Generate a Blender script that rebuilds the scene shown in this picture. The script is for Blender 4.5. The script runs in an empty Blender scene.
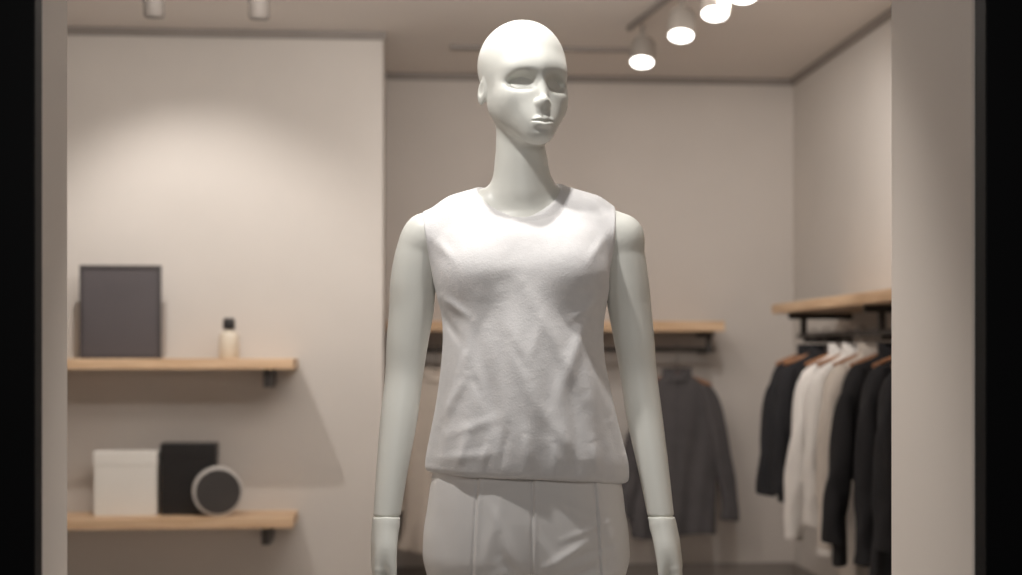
import bpy, math, random
import numpy as np
from mathutils import Vector, Matrix
random.seed(4); rng = np.random.RandomState(3)
C = bpy.context.scene.collection
R = math.radians
F32 = np.float32

# ------------------------------------------------------------------ materials
def lin(c):
    c = c/255.0
    return c/12.92 if c <= .04045 else ((c+.055)/1.055)**2.4
def rgb(r, g, b): return (lin(r), lin(g), lin(b), 1)
def mat(name, col, rough=.6, metal=0, noise=0, nscale=5, bump=0, bscale=60, coat=0, emit=None, estr=0, sheen=0, spec=.5, bump2=0, bscale2=20):
    m = bpy.data.materials.new(name); m.use_nodes = True
    nt = m.node_tree; p = nt.nodes['Principled BSDF']
    p.inputs['Base Color'].default_value = col
    p.inputs['Roughness'].default_value = rough
    p.inputs['Metallic'].default_value = metal
    p.inputs['Coat Weight'].default_value = coat
    p.inputs['Sheen Weight'].default_value = sheen
    p.inputs['Specular IOR Level'].default_value = spec
    tc = nt.nodes.new('ShaderNodeTexCoord')
    if noise:
        n = nt.nodes.new('ShaderNodeTexNoise'); n.inputs['Scale'].default_value = nscale; n.inputs['Detail'].default_value = 4
        nt.links.new(tc.outputs['Object'], n.inputs['Vector'])
        r = nt.nodes.new('ShaderNodeValToRGB')
        r.color_ramp.elements[0].color = tuple(c*(1-noise) for c in col[:3])+(1,)
        r.color_ramp.elements[1].color = tuple(min(1, c*(1+noise)) for c in col[:3])+(1,)
        r.color_ramp.elements[0].position = .3; r.color_ramp.elements[1].position = .7
        nt.links.new(n.outputs['Fac'], r.inputs['Fac']); nt.links.new(r.outputs['Color'], p.inputs['Base Color'])
    last = None
    for st, sc in ((bump, bscale), (bump2, bscale2)):
        if st:
            n = nt.nodes.new('ShaderNodeTexNoise'); n.inputs['Scale'].default_value = sc; n.inputs['Detail'].default_value = 3
            nt.links.new(tc.outputs['Object'], n.inputs['Vector'])
            b = nt.nodes.new('ShaderNodeBump'); b.inputs['Strength'].default_value = st; b.inputs['Distance'].default_value = .3/sc
            nt.links.new(n.outputs['Fac'], b.inputs['Height'])
            if last: nt.links.new(last.outputs['Normal'], b.inputs['Normal'])
            nt.links.new(b.outputs['Normal'], p.inputs['Normal']); last = b
    if emit:
        p.inputs['Emission Color'].default_value = emit; p.inputs['Emission Strength'].default_value = estr
    return m
def wood(name, c1, c2, axis='X'):
    m = mat(name, c1, .5); nt = m.node_tree; p = nt.nodes['Principled BSDF']
    tc = nt.nodes.new('ShaderNodeTexCoord'); mp = nt.nodes.new('ShaderNodeMapping')
    mp.inputs['Scale'].default_value = (1.2, 14, 14) if axis == 'X' else (14, 1.2, 14)
    n = nt.nodes.new('ShaderNodeTexNoise'); n.inputs['Scale'].default_value = 3; n.inputs['Detail'].default_value = 6
    r = nt.nodes.new('ShaderNodeValToRGB'); r.color_ramp.elements[0].color = c1; r.color_ramp.elements[1].color = c2
    r.color_ramp.elements[0].position = .35; r.color_ramp.elements[1].position = .65
    nt.links.new(tc.outputs['Object'], mp.inputs['Vector']); nt.links.new(mp.outputs['Vector'], n.inputs['Vector'])
    nt.links.new(n.outputs['Fac'], r.inputs['Fac']); nt.links.new(r.outputs['Color'], p.inputs['Base Color'])
    return m

M = dict(
 wall=mat('wall_paint', rgb(206, 199, 192), .85, noise=.03, nscale=2, bump=.08, bscale=120),
 wallb=mat('back_wall_paint', rgb(200, 192, 185), .85, noise=.03, nscale=2, bump=.08, bscale=120),
 ceil=mat('ceiling_paint', rgb(220, 213, 207), .9, noise=.02, nscale=2),
 jamb=mat('jamb_paint', rgb(226, 215, 205), .7, noise=.01, nscale=3, bump=.03, bscale=90),
 floor=mat('floor_concrete', rgb(186, 180, 174), .45, noise=.06, nscale=3),
 trim=mat('dark_trim', rgb(142, 134, 128), .6, noise=.05),
 black=mat('black_frame', rgb(9, 9, 11), .6, noise=.1, spec=.2),
 steel=mat('dark_steel', rgb(72, 68, 66), .45, metal=.3, noise=.05),
 lampb=mat('lamp_housing', rgb(156, 148, 140), .5, noise=.03),
 lampd=mat('lamp_housing_taupe', rgb(104, 97, 91), .6, noise=.03),
 lens=mat('lamp_lens', (1, 1, 1, 1), .4, noise=.01, emit=(1, .97, .9, 1), estr=6),
 mann=mat('mannequin_matte_shell', rgb(232, 231, 223), .40, noise=.01, nscale=6, spec=.45),
 top=mat('white_linen', rgb(240, 237, 236), .85, noise=.025, nscale=60, bump=.55, bscale=330, bump2=.14, bscale2=62, sheen=.15),
 trous=mat('white_crepe', rgb(243, 239, 236), .7, noise=.015, nscale=20, bump=.15, bscale=500, bump2=.06, bscale2=40),
 wood=wood('light_oak', rgb(222, 190, 156), rgb(200, 164, 128)),
 woody=wood('light_oak_lengthwise', rgb(222, 190, 156), rgb(200, 164, 128), 'Y'),
 hwood=wood('hanger_wood', rgb(170, 120, 84), rgb(140, 94, 62)),
 char=mat('charcoal_board', rgb(84, 78, 80), .6, noise=.06),
 charf=mat('charcoal_edge', rgb(66, 61, 62), .5, noise=.05),
 white=mat('white_card', rgb(232, 228, 221), .7, noise=.02),
 blackb=mat('black_card', rgb(30, 27, 27), .5, noise=.1),
 bottle=mat('cream_glaze', rgb(222, 210, 192), .3, noise=.03, coat=.3),
 cap=mat('black_cap', rgb(34, 31, 30), .4, noise=.05),
 ring=mat('pale_rim', rgb(190, 184, 178), .5, noise=.03),
 dial=mat('dark_dial', rgb(62, 58, 56), .55, noise=.06),
 g_black=mat('black_cloth', rgb(34, 33, 36), .9, noise=.15, nscale=12, bump=.2, bscale=300),
 g_char=mat('charcoal_cloth', rgb(82, 78, 79), .9, noise=.1, nscale=12, bump=.2, bscale=300),
 g_white=mat('white_cloth', rgb(226, 221, 216), .9, noise=.04, nscale=12, bump=.2, bscale=300),
 g_cream=mat('cream_cloth', rgb(206, 196, 186), .9, noise=.04, nscale=12, bump=.2, bscale=300),
 g_beige=mat('beige_cloth', rgb(206, 194, 182), .9, noise=.05, nscale=12, bump=.2, bscale=300),
 g_grey=mat('grey_cloth', rgb(160, 154, 150), .9, noise=.05, nscale=12, bump=.2, bscale=300),
 chrome=mat('brushed_metal', rgb(150, 146, 142), .3, metal=.9, noise=.03),
)

# ------------------------------------------------------------------ object helpers
def tag(o, label=None, cat=None, group=None, kind=None):
    if label: o['label'] = label
    if cat: o['category'] = cat
    if group: o['group'] = group
    if kind: o['kind'] = kind
    return o
def empty(name, loc=(0, 0, 0), rz=0, label=None, cat=None, group=None):
    o = bpy.data.objects.new(name, None); C.objects.link(o); o.location = loc; o.rotation_euler = (0, 0, rz)
    o.empty_display_size = .1
    return tag(o, label, cat, group)
def link(name, me, m, parent=None, loc=(0, 0, 0), rot=(0, 0, 0), smooth=False):
    o = bpy.data.objects.new(name, me); C.objects.link(o)
    if m is not None: me.materials.append(m)
    o.location = loc; o.rotation_euler = rot
    if parent: o.parent = parent
    if smooth: me.polygons.foreach_set('use_smooth', [True]*len(me.polygons))
    return o
def pm(name, v, f):
    me = bpy.data.meshes.new(name); me.from_pydata([tuple(p) for p in v], [], [tuple(q) for q in f]); me.update(); return me
def box(name, lo, hi, m, parent=None, bev=0.0, kind=None, loc=(0,0,0), rot=(0,0,0)):
    import bmesh
    bm = bmesh.new(); bmesh.ops.create_cube(bm, size=1)
    for v in bm.verts:
        v.co = Vector([(lo[i]+hi[i])/2+v.co[i]*(hi[i]-lo[i]) for i in range(3)])
    if bev: bmesh.ops.bevel(bm, geom=bm.edges[:], offset=bev, segments=2, affect='EDGES', profile=.5)
    me = bpy.data.meshes.new(name); bm.to_mesh(me); bm.free()
    o = link(name, me, m, parent, loc, rot)
    if kind: o['kind'] = kind
    return o
def lathe(name, prof, m, parent=None, n=40, loc=(0,0,0), rot=(0,0,0)):
    v = []; f = []
    for r, z in prof:
        for k in range(n):
            a = 2*math.pi*k/n; v.append((max(r, 1e-4)*math.cos(a), max(r, 1e-4)*math.sin(a), z))
    for i in range(len(prof)-1):
        for k in range(n):
            f.append((i*n+k, i*n+(k+1) % n, (i+1)*n+(k+1) % n, (i+1)*n+k))
    f.append(tuple(range(n))[::-1]); f.append(tuple((len(prof)-1)*n+k for k in range(n)))
    o = link(name, pm(name, v, f), m, parent, loc, rot, True)
    o.data.set_sharp_from_angle(angle=R(40))
    return o
def tube_data(pts, r, n=10):
    v = []; f = []; pts = [Vector(p) for p in pts]; rr = r if isinstance(r, (list, tuple)) else [r]*len(pts)
    prev = None
    for i, p in enumerate(pts):
        t = (pts[min(i+1, len(pts)-1)]-pts[max(i-1, 0)]).normalized()
        if prev is None: a = t.orthogonal().normalized()
        else: a = (prev-t*prev.dot(t)).normalized()
        prev = a; b = t.cross(a)
        for k in range(n):
            q = 2*math.pi*k/n; v.append(p+(a*math.cos(q)+b*math.sin(q))*rr[i])
    for i in range(len(pts)-1):
        for k in range(n): f.append((i*n+k, i*n+(k+1) % n, (i+1)*n+(k+1) % n, (i+1)*n+k))
    f.append(tuple(range(n))[::-1]); f.append(tuple((len(pts)-1)*n+k for k in range(n)))
    return v, f
def tube(name, pts, r, m, parent=None, n=10):
    v, f = tube_data(pts, r, n); return link(name, pm(name, v, f), m, parent, smooth=True)
def dup(root, loc, rz, label=None, cat=None):
    r = root.copy(); C.objects.link(r); r.location = loc; r.rotation_euler = (0, 0, rz)
    if label: r['label'] = label
    for ch in list(root.children):
        c = ch.copy(); C.objects.link(c); c.parent = r
    return r

# ------------------------------------------------------------------ signed-distance sculpting
def smin(a, b, k):
    if not isinstance(k, np.ndarray) and k <= 0: return np.minimum(a, b)
    h = np.maximum(k-np.abs(a-b), 0)/k
    return np.minimum(a, b)-h*h*k*F32(.25)
def smax(a, b, k): return -smin(-a, -b, k)
def ell(c, r):
    def f(X, Y, Z):
        x = X-c[0]; y = Y-c[1]; z = Z-c[2]
        k0 = np.sqrt((x/r[0])**2+(y/r[1])**2+(z/r[2])**2)
        k1 = np.sqrt((x/r[0]**2)**2+(y/r[1]**2)**2+(z/r[2]**2)**2)+1e-6
        return k0*(k0-1)/k1
    return f
def rc(a, b, r1, r2):
    a = np.array(a, float); b = np.array(b, float); ba = b-a; L = float(ba@ba)
    def f(X, Y, Z):
        x = X-a[0]; y = Y-a[1]; z = Z-a[2]
        t = np.clip((x*ba[0]+y*ba[1]+z*ba[2])/L, 0, 1)
        return np.sqrt((x-t*ba[0])**2+(y-t*ba[1])**2+(z-t*ba[2])**2)-(r1+(r2-r1)*t)
    return f
def bbp(pts, m=.05):
    p = np.array(pts)
    return [(p[:, i].min()-p[:, 3].max()-m, p[:, i].max()+p[:, 3].max()+m) for i in range(3)]
def chain(pts, k=.012):
    fs = [rc(p[:3], q[:3], p[3], q[3]) for p, q in zip(pts, pts[1:])]
    def f(X, Y, Z):
        d = fs[0](X, Y, Z)
        for g in fs[1:]: d = smin(d, g(X, Y, Z), k)
        return d
    f.bb = bbp(pts); return f
def limb(pts, sub=5):                                  # smooth tapering tube through the joints
    P = np.array(pts, float); n = len(P); out = []
    for i in range(n-1):
        p0, p1, p2, p3 = P[max(i-1, 0)], P[i], P[i+1], P[min(i+2, n-1)]
        for t in np.linspace(0, 1, sub, endpoint=False):
            out.append(.5*((2*p1)+(-p0+p2)*t+(2*p0-5*p1+4*p2-p3)*t*t+(-p0+3*p1-3*p2+p3)*t**3))
    out.append(P[-1]); f = chain([tuple(q) for q in out], 0); f.bb = bbp(out); return f
def sm(z, tz, tv, w=.025):
    return sum(np.interp(z+o, tz, tv) for o in np.linspace(-w, w, 9))/9
def loft(tab, n=2.2, w=.025):                          # rows z, a, b, xc, yc
    T = np.array(sorted(tab))
    def f(X, Y, Z):
        a = sm(Z, T[:, 0], T[:, 1], w); b = sm(Z, T[:, 0], T[:, 2], w); xc = sm(Z, T[:, 0], T[:, 3], w); yc = sm(Z, T[:, 0], T[:, 4], w)
        q = (np.abs((X-xc)/a)**n+np.abs((Y-yc)/b)**n)**(1/n)
        return (q-1)*np.minimum(a, b)
    return f
class Vol:
    def __init__(s, xs, ys, zs):
        s.c = [np.asarray(v, F32) for v in (xs, ys, zs)]; s.D = np.full([len(v) for v in s.c], .5, F32)
    def sl(s, bb):
        if bb is None: bb = [(-9, 9)]*3
        S = tuple(slice(int(np.searchsorted(c, b[0])), int(np.searchsorted(c, b[1]))) for c, b in zip(s.c, bb))
        return S, s.c[0][S[0]][:, None, None], s.c[1][S[1]][None, :, None], s.c[2][S[2]][None, None, :]
    def add(s, f, k=0, bb=None):
        if bb is None: bb = getattr(f, 'bb', None)
        S, X, Y, Z = s.sl(bb); kk = k(Z) if callable(k) else k
        s.D[S] = smin(s.D[S], f(X, Y, Z).astype(F32), kk)
    def cut(s, f, k=0, bb=None):
        S, X, Y, Z = s.sl(bb); s.D[S] = smax(s.D[S], -f(X, Y, Z).astype(F32), k)
    def mesh(s, name):
        D = s.D
        D[0], D[-1], D[:, 0], D[:, -1], D[:, :, 0], D[:, :, -1] = .01, .01, .01, .01, .01, .01
        I = D < 0; n = np.array(D.shape)
        cnt = np.zeros(n-1, np.uint8)
        for i in (0, 1):
            for j in (0, 1):
                for k in (0, 1): cnt += I[i:n[0]-1+i, j:n[1]-1+j, k:n[2]-1+k]
        act = np.argwhere((cnt > 0) & (cnt < 8))
        P = np.zeros((len(act), 3)); W = np.zeros(len(act))
        cor = {(i, j, k): D[act[:, 0]+i, act[:, 1]+j, act[:, 2]+k].astype(float) for i in (0, 1) for j in (0, 1) for k in (0, 1)}
        for ax in range(3):
            for u in (0, 1):
                for w in (0, 1):
                    a = [0, 0, 0]; o = [q for q in range(3) if q != ax]; a[o[0]] = u; a[o[1]] = w
                    b = list(a); b[ax] = 1
                    va, vb = cor[tuple(a)], cor[tuple(b)]
                    m = (va < 0) != (vb < 0)
                    t = np.where(m, va/np.where(m, va-vb, 1), 0)
                    p = np.tile(np.array(a, float), (len(act), 1)); p[:, ax] = t
                    P[m] += p[m]; W[m] += 1
        P = P/W[:, None]+act
        V = np.stack([np.interp(P[:, i], np.arange(n[i]), s.c[i]) for i in range(3)], 1)
        idx = np.full(n-1, -1, np.int32); idx[tuple(act.T)] = np.arange(len(act))
        Q = []
        for ax in range(3):
            A = [slice(None)]*3; B = [slice(None)]*3; A[ax] = slice(0, -1); B[ax] = slice(1, None)
            e = np.argwhere(I[tuple(A)] != I[tuple(B)]); ins = I[tuple(e.T)]
            o1, o2 = (ax+1) % 3, (ax+2) % 3
            q = []
            for du, dv in ((-1, -1), (0, -1), (0, 0), (-1, 0)):
                c = e.copy(); c[:, o1] += du; c[:, o2] += dv
                q.append(idx[tuple(c.T)])
            q = np.stack(q, 1); q[~ins] = q[~ins][:, ::-1]; Q.append(q)
        Q = np.concatenate(Q); Q = Q[(Q >= 0).all(1)]
        for lam in (.45, -.40, .4, -.36):
            S_ = np.zeros_like(V); N_ = np.zeros(len(V))
            for a in range(4):
                i, j = Q[:, a], Q[:, (a+1) % 4]
                for ax in range(3): S_[:, ax] += np.bincount(i, V[j, ax], len(V))+np.bincount(j, V[i, ax], len(V))
                N_ += np.bincount(i, minlength=len(V))+np.bincount(j, minlength=len(V))
            V = V+lam*(S_/np.maximum(N_, 1)[:, None]-V)
        me = bpy.data.meshes.new(name)
        me.vertices.add(len(V)); me.vertices.foreach_set('co', V.astype(F32).ravel())
        me.loops.add(len(Q)*4); me.loops.foreach_set('vertex_index', Q.astype(np.int32).ravel())
        me.polygons.add(len(Q)); me.polygons.foreach_set('loop_start', np.arange(0, len(Q)*4, 4, dtype=np.int32))
        me.update(calc_edges=True); me.validate()
        return me
def rng_(a, b, h): return np.arange(a, b, h)

# ------------------------------------------------------------------ camera
TH = R(4.4); CZ = 1.196; FP = 1419.0
cam = bpy.data.cameras.new('camera'); co = bpy.data.objects.new('camera', cam); C.objects.link(co)
ZOOM, ZX, ZY = 1.0, 511, 287.5
cam.sensor_width = 36; cam.lens = 36*FP/1022*ZOOM; cam.shift_x = (ZX-511)*ZOOM/1022; cam.shift_y = (355-ZY)*ZOOM/1022
co.location = (0, 0, CZ); co.rotation_euler = (R(90), 0, -TH)
cam.dof.use_dof = True; cam.dof.focus_distance = 2.52; cam.dof.aperture_fstop = 2.8*ZOOM
bpy.context.scene.camera = co
def wx(px, Y):                     # world X of a photo column on the plane at room depth Y
    u = (px-511)/FP
    return Y*(u*math.cos(TH)+math.sin(TH))/(math.cos(TH)-u*math.sin(TH))

# ------------------------------------------------------------------ room shell
CH = 2.68; BY = 7.5; RX = 2.10; PY = 6.56; PX = wx(383, 6.56)
box('floor', (-3.2, 1.6, -.1), (RX+.1, BY+.1, 0), M['floor'], kind='structure')
box('ceiling', (-3.2, 2.0, CH), (RX+.1, BY+.1, CH+.1), M['ceil'], kind='structure')
box('wall_back', (-3.2, BY, 0), (RX+.1, BY+.1, CH), M['wallb'], kind='structure')
box('wall_right', (RX, 2.35, 0), (RX+.1, BY, CH), M['wall'], kind='structure')
box('wall_left', (-3.2, 2.16, 0), (-3.1, BY, CH), M['wall'], kind='structure')
box('wall_partition', (-3.1, PY, 0), (PX, BY, CH), M['wall'], kind='structure')
box('wall_front_right', (.826, 2.0, 0), (RX+.1, 2.35, CH), M['jamb'], kind='structure', bev=.006)
box('wall_front_left', (-3.2, 2.0, 0), (-.496, 2.16, CH), M['jamb'], kind='structure', bev=.006)
box('trim_1', (-3.1, PY-.02, CH-.035), (PX+.015, PY, CH), M['trim'], kind='structure')
box('trim_2', (PX, BY-.02, CH-.035), (RX, BY, CH), M['trim'], kind='structure')
box('trim_3', (RX-.02, 2.35, CH-.035), (RX, BY-.02, CH), M['trim'], kind='structure')
box('baseboard_back', (PX, BY-.015, 0), (RX, BY, .08), M['trim'], kind='structure')
box('baseboard_right', (RX-.015, 2.35, 0), (RX, BY-.015, .08), M['trim'], kind='structure')
# shop window frame
w = empty('window_1', (0, 1.96, 0)); w['kind'] = 'structure'
box('frame_post', (-1.3, 0, -.1), (-.494, .04, 3.0), M['black'], w, .002)
box('frame_post', (.828, 0, -.1), (1.7, .04, 3.0), M['black'], w, .002)
box('frame_head', (-.494, 0, CH), (.828, .04, 3.0), M['black'], w)
box('frame_sill', (-.494, 0, -.1), (.828, .04, .05), M['black'], w)

# ------------------------------------------------------------------ mannequin
X0 = 524
d0 = 2.6; u0 = (X0-511)/FP
mx, my = d0*(u0*math.cos(TH)+math.sin(TH)), d0*(math.cos(TH)-u0*math.sin(TH))
man = empty('mannequin', (mx, my, 0), -TH, 'bald white mannequin dressed in a sleeveless top and pale trousers in the shop window', 'mannequin')
def lx(px): return (px-X0)/546.0*.962          # front surface of the figure, about 10 cm nearer
def lz(py): return 1.196+(355-py)/546.0*.962

body_tab = [(.60, .16, .10, 0, .01), (.90, .165, .11, 0, .01), (.98, .155, .105, 0, .01), (1.10, .122, .088, 0, .01), (1.20, .122, .088, 0, .01),
            (1.30, .134, .096, 0, .012), (1.38, .144, .094, 0, .012), (1.44, .15, .080, 0, .015), (1.49, .14, .07, 0, .02), (1.6, .12, .06, 0, .025)]
fbody = loft(body_tab)
def torso_noarms():
    def f(X, Y, Z):
        d = fbody(X, Y, Z); d = smax(d, Z-1.445, .06)
        for s in (-1, 1):
            d = smin(d, rc((s*.060, .020, 1.449), (s*.180, .009, 1.414), .038, .040)(X, Y, Z), .03)
            d = smin(d, rc((s*.028, .026, 1.492), (s*.115, .018, 1.452), .022, .034)(X, Y, Z), .035)
            d = smin(d, ell((s*.073, -.058, 1.340), (.060, .052, .058))(X, Y, Z), .045)
        d = smin(d, rc((-.003, .020, 1.54), (0, .022, 1.45), .043, .050)(X, Y, Z), .035)
        return d
    return f
ftn = torso_noarms()
xs = np.concatenate([rng_(-.30, -.10, .0028), rng_(-.10, .10, .0014), rng_(.10, .30, .0028)])
ys = np.concatenate([rng_(-.16, -.03, .0014), rng_(-.03, .16, .0024)])
zs = np.concatenate([rng_(.84, 1.555, .0031), rng_(1.555, 1.83, .0014)])
V = Vol(xs, ys, zs)
V.add(ftn, 0, [(-9, 9), (-9, 9), (0, 1.64)])
V.add(limb([(-.005, .006, 1.655, .0440), (-.006, .009, 1.60, .0450), (-.006, .013, 1.55, .0462), (-.003, .020, 1.50, .0505)]), .02)
AL = [(-.178, .009, 1.412, .0400), (-.1920, .010, 1.385, .0430), (-.2035, .011, 1.330, .0425), (-.2070, .012, 1.28, .0410), (-.2145, .011, 1.22, .0383), (-.2205, .008, 1.155, .0345), (-.2290, -.004, 1.08, .0338), (-.2395, -.022, .99, .0288), (-.2480, -.038, .905, .0243), (-.249, -.042, .88, .024)]
AR = [(.162, .009, 1.412, .0400), (.1770, .010, 1.385, .0430), (.1880, .011, 1.330, .0418), (.1950, .012, 1.28, .0395), (.2035, .011, 1.22, .0368), (.2115, .008, 1.155, .0335), (.2210, -.004, 1.08, .0326), (.2350, -.022, .99, .0278), (.2470, -.038, .905, .0235), (.250, -.042, .88, .023)]
for A in (AL, AR):
    f = limb(A)
    def kz(Z):
        t = np.clip((Z-1.335)/.07, 0, 1); return (.004+.014*t*t*(3-2*t)).astype(F32)
    V.add(f, kz, f.bb)
    V.cut(lambda X, Y, Z: Z-.908+.12*np.abs(X-A[8][0])+0*Y, 0, [(A[8][0]-.05, A[8][0]+.05), (-.12, .06), (.84, .95)])
V.cut(lambda X, Y, Z: Z-.87+0*X+0*Y, 0, [(-9, 9), (-9, 9), (0, .9)])
# head in its own frame (face toward -y), turned to its left
def head_sdf(hx, hy, hz):
    ax = np.sqrt(hx*hx+1e-6)
    H = ell((0, .016, .032), (.0775, .096, .0815))(hx, hy, hz)
    H = smin(H, ell((0, -.020, -.032), (.0580, .063, .079))(hx, hy, hz), .05)
    H = smin(H, rc((.044, .0, -.050), (.010, -.062, -.100), .0190, .0138)(ax, hy, hz), .03)
    H = smin(H, ell((0, -.070, -.105), (.015, .0175, .0140))(hx, hy, hz), .02)
    H = smin(H, rc((0, -.071, .012), (.037, -.060, .010), .0145, .012)(ax, hy, hz), .028)         # brow
    H = smin(H, ell((.036, -.042, -.045), (.021, .024, .021))(ax, hy, hz), .04)                   # cheek
    H = smin(H, ell((0, -.067, -.080), (.029, .0205, .025))(hx, hy, hz), .035)                    # mouth mound
    fr = np.clip((-hy-.02)/.03, 0, 1)
    dx = (ax-.0320); dz = hz+.0140+.05*dx
    H = H+fr*.0170*np.exp(-(((dx/.0210)**2+(dz/.0140)**2)**1.4))
    q = (dx/.0175)**2; r2 = q+((dz+.0020)/(.0100*(1-.35*np.clip(q, 0, 1))))**2
    H = H-fr*.0062*np.clip(1-r2, 0, 1)**.9
    H = smin(H, rc((0, -.072, .006), (0, -.0955, -.049), .0054, .0058)(hx, hy, hz), .014)
    H = smin(H, ell((0, -.0965, -.0515), (.0066, .0074, .0066))(hx, hy, hz), .008)
    H = smin(H, ell((.0082, -.0880, -.0540), (.0050, .0084, .0052))(ax, hy, hz), .006)
    H = smin(H, ell((0, -.0865, -.0600), (.0070, .0105, .0075))(hx, hy, hz), .012)
    w = np.clip(1-(ax/.0215)**2, 0, 1)
    zs_ = -.0865-.0008*np.exp(-(ax/.004)**2)+.0006*np.exp(-((ax-.009)/.005)**2)
    up = zs_+.0048*w**.6-.0010*np.exp(-(ax/.0028)**2)
    lo = zs_-.0066*w**.5
    H = H-fr*.0040*w**.9*np.exp(-((hz-up)/.0046)**2)
    H = H-fr*.0050*w**1.0*np.exp(-((hz-lo)/.0056)**2)
    H = H+fr*.0042*w**.5*np.exp(-((hz-zs_)/.0013)**2)
    H = H+fr*.0010*np.exp(-(ax/.0026)**2)*np.exp(-((hz+.0730)/.0050)**2)
    H = H+fr*.0032*np.exp(-(ax/.014)**2)*np.exp(-((hz+.1015)/.0045)**2)
    ex = ax+(hy-.014)*(-.20)
    E = ell((.0755, .014, -.022), (.0062, .0132, .0230))(ex, hy+(hz+.022)*.18, hz)
    E = smax(E, -ell((.0830, .011, -.018), (.0055, .0074, .0135))(ex, hy+(hz+.022)*.18, hz), .003)
    return smin(H, E, .006)
HY = R(21); HC = (0.0, -.006, 1.696)
S, X, Y, Z = V.sl([(-.12, .12), (-.15, .13), (1.545, 1.83)])
c_, s_ = math.cos(HY), math.sin(HY)
V.D[S] = smin(V.D[S], head_sdf((X-HC[0])*c_+(Y-HC[1])*s_, -(X-HC[0])*s_+(Y-HC[1])*c_, Z-HC[2]).astype(F32), .02)
link('body', V.mesh('body'), M['mann'], man, smooth=True); del V

# hands
def hand(W, r, side, t, ucoef, scale=1.0):
    W = Vector(W); t = Vector(t).normalized()
    u = Vector(ucoef); u = (u-t*u.dot(t)).normalized()                 # toward the thumb
    v = t.cross(u) if (t.cross(u)).x*side < 0 else -t.cross(u)          # palm faces the thigh
    def P(a, b, c): return tuple(W+u*(a*scale)+v*(b*scale)+t*(c*scale))
    V = Vol(rng_(W.x-.12, W.x+.12, .0017), rng_(W.y-.09, W.y+.075, .0017), rng_(W.z-.22, W.z+.025, .0017))
    V.add(limb([P(0, 0, -.01)+(r*1.0,), P(0, 0, .012)+(r*.92,), P(0, 0, .040)+(r*.72,)]), 0)
    us = (.0255, .0088, -.0080, -.0245); tk = (.092, .096, .092, .085); ln = (.070, .078, .072, .056)
    for i in range(4):
        V.add(limb([P(us[i]*.5, 0, .012)+(.0135,), P(us[i]*.90, -.001, .055)+(.0128,), P(us[i], 0, tk[i])+(.0096,)]), .016)
    for i in range(4):
        p = np.array([us[i], 0, tk[i]]); pts = [P(*p)+(.0092,)]; a = R(8+2*i); rr = (.0085, .0076, .0060)
        for j, (fr, da) in enumerate(((.45, R(20)), (.30, R(14)), (.25, 0))):
            p = p+np.array([us[i]*.02, math.sin(a), math.cos(a)])*ln[i]*fr; pts.append(P(*p)+(rr[j],)); a += da
        V.add(limb(pts, 4), .0025)
    V.add(limb([P(.010, .006, .018)+(.0135,), P(.024, .011, .048)+(.0125,), P(.031, .017, .076)+(.0098,), P(.033, .024, .100)+(.0074,)]), .014)
    V.cut(lambda X, Y, Z: -(Z-.9065+.12*np.abs(X-W.x))+0*Y, 0)
    V.add(chain([tuple(W+Vector((0, 0, .018)))+(r-.004,), tuple(W-Vector((0, 0, .004)))+(r-.004,)], 0), 0)
    return V.mesh('hand')
link('hand', hand((-.248, -.039, .903), .0245, -1, (-.17, -.08, -1), (.22, -.97, 0)), M['mann'], man, smooth=True)
link('hand', hand((.247, -.039, .903), .0236, 1, (.30, -.08, -1), (-.22, -.97, 0)), M['mann'], man, smooth=True)

# folds drawn on the front of a garment
def folds(X, Z, L, ws=1.0, am_=1.0):
    out = 0
    for x0, y0, x1, y1, wd, am in L:
        a = (lx(x0), lz(y0)); b = (lx(x1), lz(y1)); dx, dz = b[0]-a[0], b[1]-a[1]; LL = dx*dx+dz*dz; wd = wd*ws
        t = ((X-a[0])*dx+(Z-a[1])*dz)/LL; tc = np.clip(t, 0, 1)
        d2 = (X-a[0]-tc*dx)**2+(Z-a[1]-tc*dz)**2
        out = out+am*am_*np.exp(-d2/(wd*wd))*(.15+.85*np.sin(np.pi*np.clip(tc, .05, .95)))
    return out
# sleeveless top
shirt_tab = [(.93, .168, .116, .008, .005), (.962, .179, .130, .009, .003), (.990, .1850, .139, .008, .000), (1.04, .1755, .141, .005, -.002), (1.113, .160, .134, .002, -.004), (1.187, .147, .126, -.002, -.005),
             (1.25, .141, .118, -.002, -.003), (1.306, .152, .112, -.004, 0), (1.35, .163, .104, -.008, .004), (1.406, .172, .088, -.008, .010), (1.452, .163, .064, -.008, .016), (1.6, .1, .04, 0, .02)]
fsh = loft(shirt_tab, 2.15)
V = Vol(rng_(-.225, .225, .0020), rng_(-.175, .175, .0021), rng_(.93, 1.54, .0020))
SF = [(500, 295, 545, 440, .013, .0065), (522, 282, 585, 400, .010, .0048), (594, 298, 553, 410, .010, .0052), (478, 298, 450, 405, .012, .0055),
      (472, 320, 505, 455, .011, -.0045), (577, 330, 606, 445, .011, .0055), (562, 350, 580, 465, .010, -.0050), (446, 436, 500, 416, .007, .0022),
      (436, 460, 500, 452, .007, .0022), (436, 425, 466, 376, .007, .0032), (530, 395, 575, 455, .009, .0030),
      (602, 298, 570, 320, .006, .0045), (604, 288, 578, 292, .005, -.003), (440, 296, 472, 320, .006, .0045), (438, 310, 464, 348, .006, -.0038),
      (432, 236, 455, 262, .007, .003), (608, 232, 588, 262, .007, .003), (612, 420, 592, 366, .007, .0035), (455, 470, 468, 430, .007, .004),
      (545, 262, 470, 275, .014, .0025), (500, 470, 508, 425, .006, -.004), (480, 470, 488, 440, .006, .0035), (528, 470, 524, 430, .006, .004), (556, 474, 552, 440, .006, .004), (576, 476, 568, 448, .006, -.003), (600, 478, 592, 440, .007, .005), (622, 470, 608, 420, .006, -.003),
      (510, 340, 530, 380, .007, -.003), (540, 320, 530, 360, .008, .0025), (470, 372, 482, 400, .006, -.002)]
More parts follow.
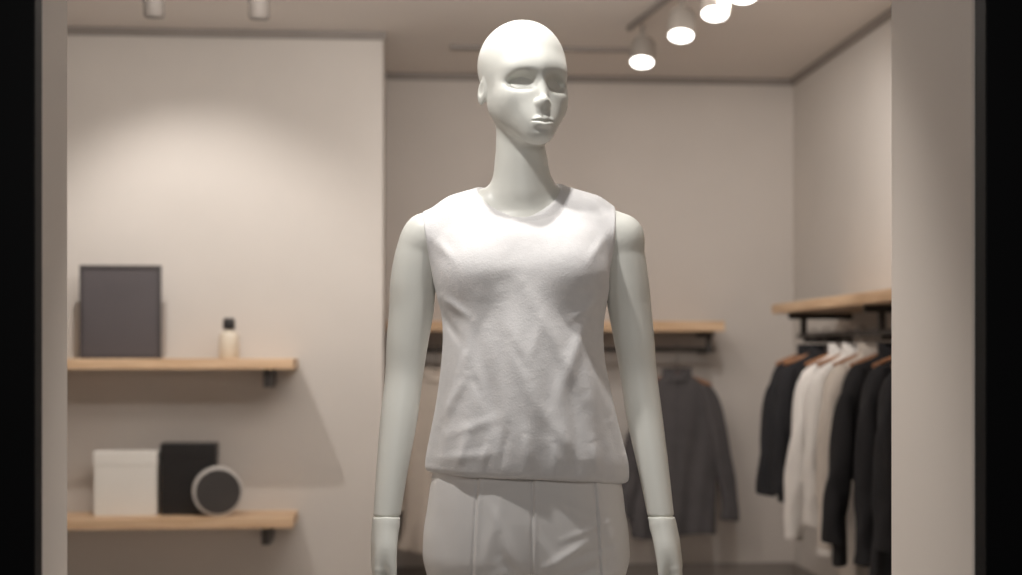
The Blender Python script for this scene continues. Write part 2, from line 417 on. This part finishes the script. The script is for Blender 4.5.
def fshirt(X, Y, Z):
    d = smin(smax(fsh(X, Y, Z), Z-1.450, .06), ftn(X, Y, Z)-.0055, .025)
    fr = np.clip((.03-Y)/.06, 0, 1)
    d = d-folds(X, Z, SF, 1.35, .80)*fr
    th = np.arctan2(Y, X)
    low = np.clip((1.28-Z)/.25, 0, 1)
    d = d-low*(.0024*np.sin(th*9+Z*9+1.3*np.sin(Z*14))+.0010*np.sin(th*17-Z*16))
    return d
V.add(fshirt, 0)
hem = lambda X: np.interp(X, [-.18, -.09, 0, .10, .195], [.983, .980, .979, .973, .960])
V.cut(lambda X, Y, Z: Z-hem(X)+0*Y, .012)
S, X, Y, Z = V.sl([(-9, 9), (-9, 9), (0, 1.00)])
inner = fsh(X, Y, Z)+.013+np.maximum(Z-.985, 0)*1.5
V.D[S] = np.maximum(V.D[S], -inner.astype(F32))
V.cut(lambda X, Y, Z: X+np.interp(Z, [1.30, 1.333, 1.406, 1.48], [.172, .1665, .177, .189])+.02*np.abs(Y-.01)+0*Z, .003, [(-.23, -.1), (-9, 9), (1.295, 1.6)])
V.cut(lambda X, Y, Z: np.interp(Z, [1.30, 1.333, 1.39, 1.48], [.160, .153, .162, .168])-X+.02*np.abs(Y-.01), .003, [(.1, .23), (-9, 9), (1.295, 1.6)])
def neckhole(X, Y, Z):
    zc = 1.502+np.clip((Y+.04)*.6, 0, .045)
    q = np.sqrt(((X+.010)/.087)**2+((Z-zc)/.058)**2)
    return (q-1)*.058
V.cut(neckhole, .002)
S, X, Y, Z = V.sl([(-9, 9), (-9, 9), (1.30, 1.6)])
nh = neckhole(X, Y, Z)
g = .0006*np.exp(-((nh-.010)/.0022)**2)
V.D[S] += g.astype(F32)
link('sleeveless_top', V.mesh('sleeveless_top'), M['top'], man, smooth=True)['label'] = 'white round-necked linen sleeveless top'
del V
# trousers
tr_tab = [(.70, .187, .122, .005, .005), (.80, .1900, .124, .005, .004), (.88, .185, .125, .003, .002), (.95, .177, .122, .004, .003), (1.0, .168, .116, .004, .004), (1.05, .158, .11, .004, .005)]
ftr = loft(tr_tab, 2.25)
V = Vol(rng_(-.23, .23, .0022), rng_(-.16, .17, .0026), np.concatenate([rng_(.06, .72, .006), rng_(.72, 1.03, .0022)]))
TF = [(480, 575, 500, 500, .011, .005), (538, 572, 592, 538, .008, .008), (545, 588, 612, 560, .008, -.006), (532, 530, 562, 572, .009, .004), (500, 556, 530, 585, .009, -.006),
      (600, 500, 618, 560, .010, .004), (555, 500, 600, 520, .009, -.003), (440, 500, 450, 575, .012, -.002), (560, 585, 625, 574, .007, .007), (498, 530, 524, 580, .008, .006),
      (560, 540, 614, 520, .006, .004), (570, 560, 620, 543, .006, -.004), (455, 585, 520, 570, .008, .004), (486, 500, 520, 560, .007, .003)]
def ftrous(X, Y, Z):
    d = smax(ftr(X, Y, Z), .79-Z, .05)
    for s in (-1, 1):
        d = smin(d, limb([(s*.090+.004, .004, .86, .088), (s*.096+.004, .004, .70, .086), (s*.102+.004, .0, .48, .080), (s*.104+.004, .01, .05, .078)], 3)(X, Y, Z), .02)
    fr = np.clip((.02-Y)/.06, 0, 1)
    d = d-folds(X, Z, TF, 1.15, .75)*fr
    d = d+.008*np.exp(-((X-lx(531))/.035)**2)*np.clip((.90-Z)/.10, 0, 1)*fr                      # hollow between the thighs
    for px, px2, am in ((532, 531, .0038), (477, 471, .0036), (594, 601, .0036)):
        xl = np.interp(Z, [.78, .98], [lx(px2), lx(px)])
        d = d+(am*np.exp(-((X-xl)/.0022)**2)-.0016*np.exp(-((X-xl-.005)/.004)**2))*fr*np.clip((Z-.79)/.02, 0, 1)
    return d
V.add(ftrous, 0)
V.cut(lambda X, Y, Z: Z-.09+0*X+0*Y, 0); V.cut(lambda X, Y, Z: 1.0-Z+0*X+0*Y, .0)
link('trousers', V.mesh('trousers'), M['trous'], man, smooth=True)['label'] = 'off-white seamed trousers'
del V
# feet, stand
for s in (-1, 1):
    V = Vol(rng_(-.06, .06, .003), rng_(-.2, .09, .003), rng_(-.002, .2, .003))
    V.add(chain([(0, .03, .2, .036), (0, .032, .10, .034), (0, .035, .045, .033)], .02), 0)
    V.add(chain([(0, .035, .04, .032), (0, -.04, .045, .030), (s*.006, -.11, .022, .030), (s*.004, -.145, .016, .022)], .02), .03)
    V.cut(lambda X, Y, Z: Z-.004+0*X+0*Y, .003)
    link('foot', V.mesh('foot'), M['mann'], man, (s*.104+.004, 0, .012), smooth=True)
lathe('base_plate', [(.19, 0), (.20, .003), (.20, .010), (.195, .0125)], M['chrome'], man, 64, (.004, 0, 0))
tube('support_rod', [(.004, .045, .01), (.004, .045, .45), (.004, .03, .82)], .009, M['chrome'], man)

# ------------------------------------------------------------------ shelves on the partition
def shelf_left(zc, label, bpx):
    y0 = PY-.30; xr = wx(293, y0)
    t = empty('wall_shelf', (xr, PY, zc), 0, label, 'shelf', 'oak shelves on the left wall')
    box('plank', (-1.6, -.30, -.0235), (0, 0, .0235), M['wood'], t, .003)
    for bx_ in (wx(bpx, y0)-xr, -1.35):
        box('bracket', (bx_-.018, -.24, -.105), (bx_+.018, -.0, -.0235), M['steel'], t, .003)
    return t
ZU, ZL = 1.157, .462
shelf_left(ZU, 'upper pale oak wall shelf holding the dark square board', 266)
shelf_left(ZL, 'lower pale oak wall shelf holding the white and black boxes', 264)
zt = ZU+.0235; yb = 6.40
x1, x2 = wx(80, yb), wx(161, yb)
t = empty('framed_board', ((x1+x2)/2, yb, zt), 0, 'large dark charcoal square board standing on the upper shelf', 'picture')
hw = (x2-x1)/2; hh = .412
box('panel', (-hw+.012, -.006, .012), (hw-.012, .012, hh-.012), M['char'], t)
fv = []; ff = []
for q in ((-hw, 0, -hw+.014, hh), (hw-.014, 0, hw, hh), (-hw+.014, 0, hw-.014, .014), (-hw+.014, hh-.014, hw-.014, hh)):
    b = len(fv)
    for yy in (-.012, .016): fv += [(q[0], yy, q[1]), (q[2], yy, q[1]), (q[2], yy, q[3]), (q[0], yy, q[3])]
    ff += [(b, b+1, b+2, b+3), (b+7, b+6, b+5, b+4), (b, b+4, b+5, b+1), (b+1, b+5, b+6, b+2), (b+2, b+6, b+7, b+3), (b+3, b+7, b+4, b)]
link('frame', pm('frame', fv, ff), M['charf'], t)
t = empty('bottle', (wx(229, 6.38), 6.38, zt), 0, 'small cream bottle with black cap on the upper shelf', 'bottle')
lathe('glass_body', [(.040, 0), (.045, .006), (.045, .095), (.040, .112), (.022, .122), (.018, .130)], M['bottle'], t)
lathe('cap', [(.0, .1301), (.026, .1302), (.027, .136), (.026, .168), (.022, .178), (.0, .181)], M['cap'], t)
zt = ZL+.0235
def carton(name, p1, p2, h, m, label, cat, y=6.42, d=.10):
    a, b = wx(p1, y-d/2), wx(p2, y-d/2); hw = (b-a)/2
    t = empty(name, ((a+b)/2, y, zt), 0, label, cat)
    box('box_body', (-hw+.003, -d/2+.002, 0), (hw-.003, d/2-.002, h-.045), m, t, .003)
    box('lid', (-hw, -d/2, h-.065), (hw, d/2, h), m, t, .004)
carton('storage_box', 93, 157, .285, M['white'], 'white lidded box on the lower shelf beside the black box', 'box')
carton('storage_box', 160, 216, .318, M['blackb'], 'black lidded box on the lower shelf between white box and round dial', 'box', 6.44)
t = empty('round_clock', (wx(218, 6.34), 6.335, zt), R(10), 'small round dark clock with pale rim leaning on the lower shelf', 'clock')
rr = .110
lathe('rim', [(rr-.014, -.030), (rr-.004, -.034), (rr, -.028), (rr, .020), (rr-.01, .025)], M['ring'], t, 56, (0, 0, rr), (R(90), 0, 0))
lathe('dial', [(.0, .0), (rr-.022, .012), (rr-.013, .0262)], M['dial'], t, 56, (0, 0, rr), (R(90), 0, 0))

# ------------------------------------------------------------------ middle rack on the back wall
MZ = 1.343; xr = wx(725, 7.15)
t = empty('wall_shelf', (xr, BY, MZ), 0, 'pale oak shelf on the back wall behind the mannequin', 'shelf')
box('plank', (PX-xr+.01, -.35, -.026), (0, 0, .026), M['wood'], t, .003)
for bx_ in (-.06, -1.0, -1.6):
    box('bracket', (bx_-.015, -.30, -.050), (bx_+.015, 0, -.026), M['steel'], t, .002)
RZM = 1.225; RYM = 7.26
t = empty('clothes_rail', (xr, RYM, RZM), 0, 'dark metal clothes rail under the back wall shelf', 'clothes rail')
tube('rail_bar', [(PX-xr+.02, 0, 0), (-.03, 0, 0)], .012, M['steel'], t)
for bx_ in (-.06, -.9, -1.6):
    box('rail_bracket', (bx_-.012, -.012, -.02), (bx_+.012, .012, MZ-.050-RZM), M['steel'], t)
    box('rail_bracket', (bx_-.012, .0, -.02), (bx_+.012, BY-RYM, .003), M['steel'], t)

# right rack
SZ = 1.413
y0 = 6.62; t = empty('wall_shelf', (RX, y0, SZ), 0, 'pale oak shelf on the right wall above the packed clothes rail', 'shelf')
box('plank', (-.35, -2.9, -.022), (0, 0, .022), M['woody'], t, .003)
for by_ in (-.12, -1.2, -2.4):
    box('bracket', (-.30, by_-.012, -.05), (0, by_+.012, -.022), M['steel'], t, .002)
RXR = 1.87; RZR = 1.285
t = empty('clothes_rail', (RXR, y0, RZR), 0, 'dark metal clothes rail under the right wall shelf', 'clothes rail')
tube('rail_bar', [(0, -2.8, 0), (0, -.05, 0)], .013, M['steel'], t)
for by_ in (-.12, -1.2, -2.4):
    box('rail_bracket', (-.012, by_-.012, -.012), (.012, by_+.012, SZ-.05-RZR), M['steel'], t)
    box('rail_bracket', (0, by_-.012, -.03), (RX-RXR, by_+.012, -.006), M['steel'], t)

# hangers and garments
def make_hanger(drop, turned):
    t = empty('clothes_hanger', (0, 0, 0), 0)
    pts = [(-.018*math.cos(a), .018*math.sin(a)-.0035) for a in np.linspace(R(-20), R(200), 12)][::-1]
    pts.append((pts[-1][0], pts[-1][1]-.008)); pts.append((0, -.04)); pts.append((0, -drop-.02))
    tube('hook', [(0, a, b) if turned else (a, 0, b) for a, b in pts], .0025, M['chrome'], t, 8)
    n = 15; P_ = []; rr_ = []
    for i in range(n):
        u = -1+2*i/(n-1); P_.append((u*.180, 0, -drop-.02-.055*abs(u)**1.4)); rr_.append(.012-.003*abs(u))
    tube('wooden_bar', P_, rr_, M['hwood'], t, 10)
    return t
def garment_mesh(L, sl, hemw, seed, sw=0, thin=1.0):
    r = np.random.RandomState(seed); ph = r.rand(6)*6
    h = .0065
    bt = [(-L-.1, hemw, .050, 0, 0), (-L, hemw, .050, 0, 0), (-L*.5, .198, .046, 0, 0), (-.2, .190, .042, 0, 0), (-.12, .190, .036, 0, 0), (-.075, .155, .032, 0, 0), (-.045, .10, .03, 0, 0), (-.02, .062, .03, 0, 0), (.05, .05, .03, 0, 0)]
    fb = loft(bt, 2.3, .010)
    V = Vol(rng_(-.30, .30, h), rng_(-.1, .1, h), rng_(-L-.04, .04, h))
    def f(X, Y, Z):
        t_ = np.clip(-Z/L, 0, 1)
        return fb(X, Y, Z)-t_*(.012*np.sin(X*36+ph[0]+2.0*np.sin(Z*4+ph[1]))+.006*np.sin(X*70+ph[2]-Z*8))+.004*np.exp(-(X/.006)**2)*(Y < 0)
    V.add(f, 0); V.cut(lambda X, Y, Z: Z+L+.014*np.sin(X*12+ph[3])+0*Y, .004); V.cut(lambda X, Y, Z: -.015-Z+0*X+0*Y, .004)
    body = V.mesh('garment_body')
    out = []
    for s in (-1, 1):
        V = Vol(rng_(-.36, .36, h), rng_(-.13, .12, h), rng_(-sl-.16, .0, h))
        kx = sw+(.02*r.rand()); ky = -.008-.02*r.rand()
        g_ = limb([(s*.145, 0, -.104, .034*thin), (s*.182, -.004, -.20, .045*thin), (s*(.196+kx*.5), ky*.6, -.10-sl*.50, .046*thin), (s*(.202+kx), ky, -.10-sl*.80, .041*thin), (s*(.206+kx), ky*1.5, -.13-sl, .042*thin)])
        V.add(lambda X, Y, Z: g_(X, Y*1.0, Z)-.006*np.sin(X*60+Y*55+ph[3]+Z*9)-.0025*np.sin(Z*34+Y*50+X*50*s+ph[4])*np.clip((-Z-.3)*4, 0, 1), 0)
        V.cut(lambda X, Y, Z: Z+.09+sl+.15*(X-s*.21)+0*Y, .003)
        out.append(V.mesh('sleeve'))
    V = Vol(rng_(-.1, .1, .005), rng_(-.08, .08, .005), rng_(-.07, .05, .005))
    def col(X, Y, Z):
        q = np.sqrt((X/.062)**2+(Y/.036)**2); zz = -.012-.03*np.clip(-Y/.036, 0, 1)
        return np.maximum(np.abs((q-1)*.036)-.006, np.abs(Z-zz)-.020)-.003
    V.add(col, 0); return body, out, V.mesh('collar')
KINDS = {k: garment_mesh(*a) for k, a in dict(coat=(.92, .62, .205, 1), shirt=(.68, .56, .195, 2, .0), blouse=(.72, .72, .20, 3, .04, .95), blouse2=(.84, .64, .205, 8, -.01, .95), jacket=(.66, .58, .200, 5, .015), jacket2=(.84, .66, .20, 6, .03),
    long=(1.00, .70, .20, 9, .0), tunic=(.86, .68, .250, 12, .045, 1.08)).items()}
def make_garment(name, kind, m, loc, rz, label, cat, group):
    t = empty(name, loc, rz, label, cat, group)
    b, sls, c = KINDS[kind]
    for nm, me in (('garment_body', b), ('sleeve', sls[0]), ('sleeve', sls[1]), ('collar', c)):
        me2 = me.copy(); o = link(nm, me2, m, t, smooth=True)
    return t
protos = {}
def hang(x, y, zr, rz, name, kind, m, label, cat, group, hl, hg, drop=.07, turned=False):
    if turned not in protos:
        h = protos[turned] = make_hanger(drop, turned); h.location = (x, y, zr+.0145); h.rotation_euler = (0, 0, rz)
    else: h = dup(protos[turned], (x, y, zr+.0145), rz)
    h['label'] = hl; h['category'] = 'hanger'; h['group'] = hg
    make_garment(name, kind, m, (x, y, zr+.018-drop), rz, label, cat, group)
GR = 'clothes hanging on the right wall rail'; HR = 'hangers on the right wall rail'
row = [
 (6.30, 'jacket', 'g_black', 'short_coat', 'black jacket hanging farthest back on the right wall rail', 'jacket', .12, 'hanger of the black jacket farthest back on the right rail'),
 (6.12, 'shirt', 'g_black', 'long_sleeved_shirt', 'black shirt squeezed between back jacket and first white shirt', 'shirt', -.10, 'hanger of the black shirt behind the white shirt'),
 (5.84, 'blouse', 'g_white', 'long_sleeved_shirt', 'white shirt hanging in front of the black one on right rail', 'shirt', .16, 'hanger of the white shirt in front of the black one'),
 (5.64, 'blouse2', 'g_white', 'long_sleeved_shirt', 'second white shirt hanging just in front of the first white shirt', 'shirt', -.02, 'hanger of the second white shirt on the right rail'),
 (5.44, 'long', 'g_cream', 'long_coat', 'long cream coat hanging just behind the front black clothes', 'coat', .08, 'hanger of the long cream coat on the right rail'),
 (5.20, 'jacket2', 'g_black', 'short_coat', 'black jacket hanging directly in front of the cream coat', 'jacket', -.12, 'hanger of the black jacket in front of the cream coat'),
 (4.98, 'long', 'g_black', 'long_coat', 'long black coat near the window pier on right rail', 'coat', .10, 'hanger of the long black coat near the window pier'),
 (4.76, 'coat', 'g_black', 'long_coat', 'black coat at the window pier, nearest on right rail', 'coat', .0, 'hanger of the black coat nearest the window pier')]
for y, kind, m, nm, lb, ct, rz, hl in row:
    hang(RXR-.01, y, RZR, rz, nm, kind, M[m], lb, ct, GR, hl, HR)
GM = 'clothes hanging on the back wall rail'; HM = 'hangers on the back wall rail'
for x, kind, m, nm, lb, ct in (
 (1.42, 'tunic', 'g_char', 'short_coat', 'dark grey loose jacket hanging face-out right of the mannequin', 'jacket'),
 (.175, 'coat', 'g_beige', 'long_coat', 'beige coat hanging behind the mannequin beside its arm', 'coat'),
 (.72, 'blouse2', 'g_grey', 'long_sleeved_shirt', 'grey shirt hanging behind the mannequin torso', 'shirt')):
    hang(x, RYM, RZM, 0, nm, kind, M[m], lb, ct, GM, 'wooden hanger carrying the '+lb.split(' hanging')[0]+' on the back rail', HM, .125, True)

# ------------------------------------------------------------------ ceiling track and lamps
t = empty('ceiling_track', (.69, 6.80, CH), 0, 'thin dark ceiling track running across above the mannequin', 'lighting track')
box('track_bar', (-.46, -.015, -.02), (.46, .015, 0), M['trim'], t, .002)
t = empty('ceiling_track', (1.13, 5.55, CH), 0, 'ceiling track carrying the row of lit spotlights', 'lighting track')
tv, tf = tube_data([(-.11, .80, -.012), (.11, -.85, -.012)], .014, 4)
link('track_bar', pm('track_bar', tv, tf), M['trim'], t)
def spot(loc, aim, label, group, lit=True, zt=CH-.02, r=.055, L=.13):
    loc = Vector(loc); t = empty('track_spotlight', loc, 0, label, 'spotlight', group)
    hm_ = M['lampb'] if lit else M['lampd']
    d = Vector(aim).normalized(); q = (-d).to_track_quat('Z', 'Y').to_euler()
    lathe('lamp_housing', [(r*.96, .0), (r, .002), (r, L*.8), (r*.8, L), (r*.3, L+.004)], hm_, t, 36, (0, 0, 0), q)
    lathe('lamp_lens', [(.001, -.003), (r*.86, -.004), (r*.9, .001)], M['lens'] if lit else M['lampd'], t, 36, (0, 0, 0), q)
    b = -d*(L*.6)
    tube('stem', [tuple(b), (b.x, b.y, max(b.z+.03, .08)), (b.x, b.y, zt-loc.z)], .010, hm_, t)
    return t
LL = 'lit spotlights on the ceiling track'
for (x, y), lb in zip(((1.058, 6.207), (1.128, 5.68), (1.184, 5.305), (1.225, 5.03)),
    ('lit track spotlight lowest in view and nearest the back wall', 'lit track spotlight second from the back wall', 'lit track spotlight third from the back wall', 'lit track spotlight cut by the top edge of view')):
    spot((x, y, 2.49), (-.10, -.32, -.94), lb, LL, r=.056, L=.11)
for px, lb in ((154, 'unlit taupe downlight hanging above the dark square board'), (259, 'unlit taupe downlight hanging above the upper shelf end')):
    x = wx(px, 5.0); t = spot((x, 5.0, 2.37), (.0, .1, -1), lb, 'downlights above the left shelves', False, r=.036, L=.24)

# ------------------------------------------------------------------ lights
def spotlamp(loc, target, W, deg, blend=.6, size=.05, col=(1, .955, .91)):
    l = bpy.data.lights.new('spot_lamp', 'SPOT'); l.energy = W; l.spot_size = R(deg); l.spot_blend = blend; l.shadow_soft_size = size; l.color = col
    o = bpy.data.objects.new('spot_lamp', l); C.objects.link(o); o.location = loc
    o.rotation_euler = (Vector(target)-Vector(loc)).to_track_quat('-Z', 'Y').to_euler(); return o
def area(loc, target, W, sx, sy, col=(1, .955, .91)):
    l = bpy.data.lights.new('area_lamp', 'AREA'); l.energy = W; l.shape = 'RECTANGLE'; l.size = sx; l.size_y = sy; l.color = col
    o = bpy.data.objects.new('area_lamp', l); C.objects.link(o); o.location = loc
    o.rotation_euler = (Vector(target)-Vector(loc)).to_track_quat('-Z', 'Y').to_euler(); return o
area((-.2, 4.6, CH-.03), (-.2, 4.6, 0), 16, 2.4, 1.2)
area((.2, 4.1, 2.33), (.2, 5.6, 3.6), 36, 2.6, .4)  # unseen uplight added only to brighten the ceiling, no fixture modelled
spotlamp((-1.05, 5.45, 2.62), (-.90, 6.56, 1.00), 52, 88, .7, .015)
spotlamp((1.25, 5.2, 2.6), (1.95, 7.0, 1.2), 46, 90, .8, .05)
spotlamp((.5, 5.6, 2.6), (.6, 7.5, 1.0), 14, 100, .9, .05)
spotlamp((mx+.01, 2.33, 2.66), (mx, my, 1.2), 52, 70, .5, .03, (1, .98, .95))
spotlamp((-.38, 2.12, 2.55), (mx-.02, my, .95), 50, 62, .9, .04, (1, .98, .95))
area((.1, .2, 1.9), (mx, my, 1.0), 7, 1.0, .5, (1, .97, .94))
wd = bpy.data.worlds.new('world'); bpy.context.scene.world = wd; wd.use_nodes = True
wd.node_tree.nodes['Background'].inputs[0].default_value = (.62, .60, .58, 1); wd.node_tree.nodes['Background'].inputs[1].default_value = .05
bpy.context.scene.view_settings.view_transform = 'Standard'
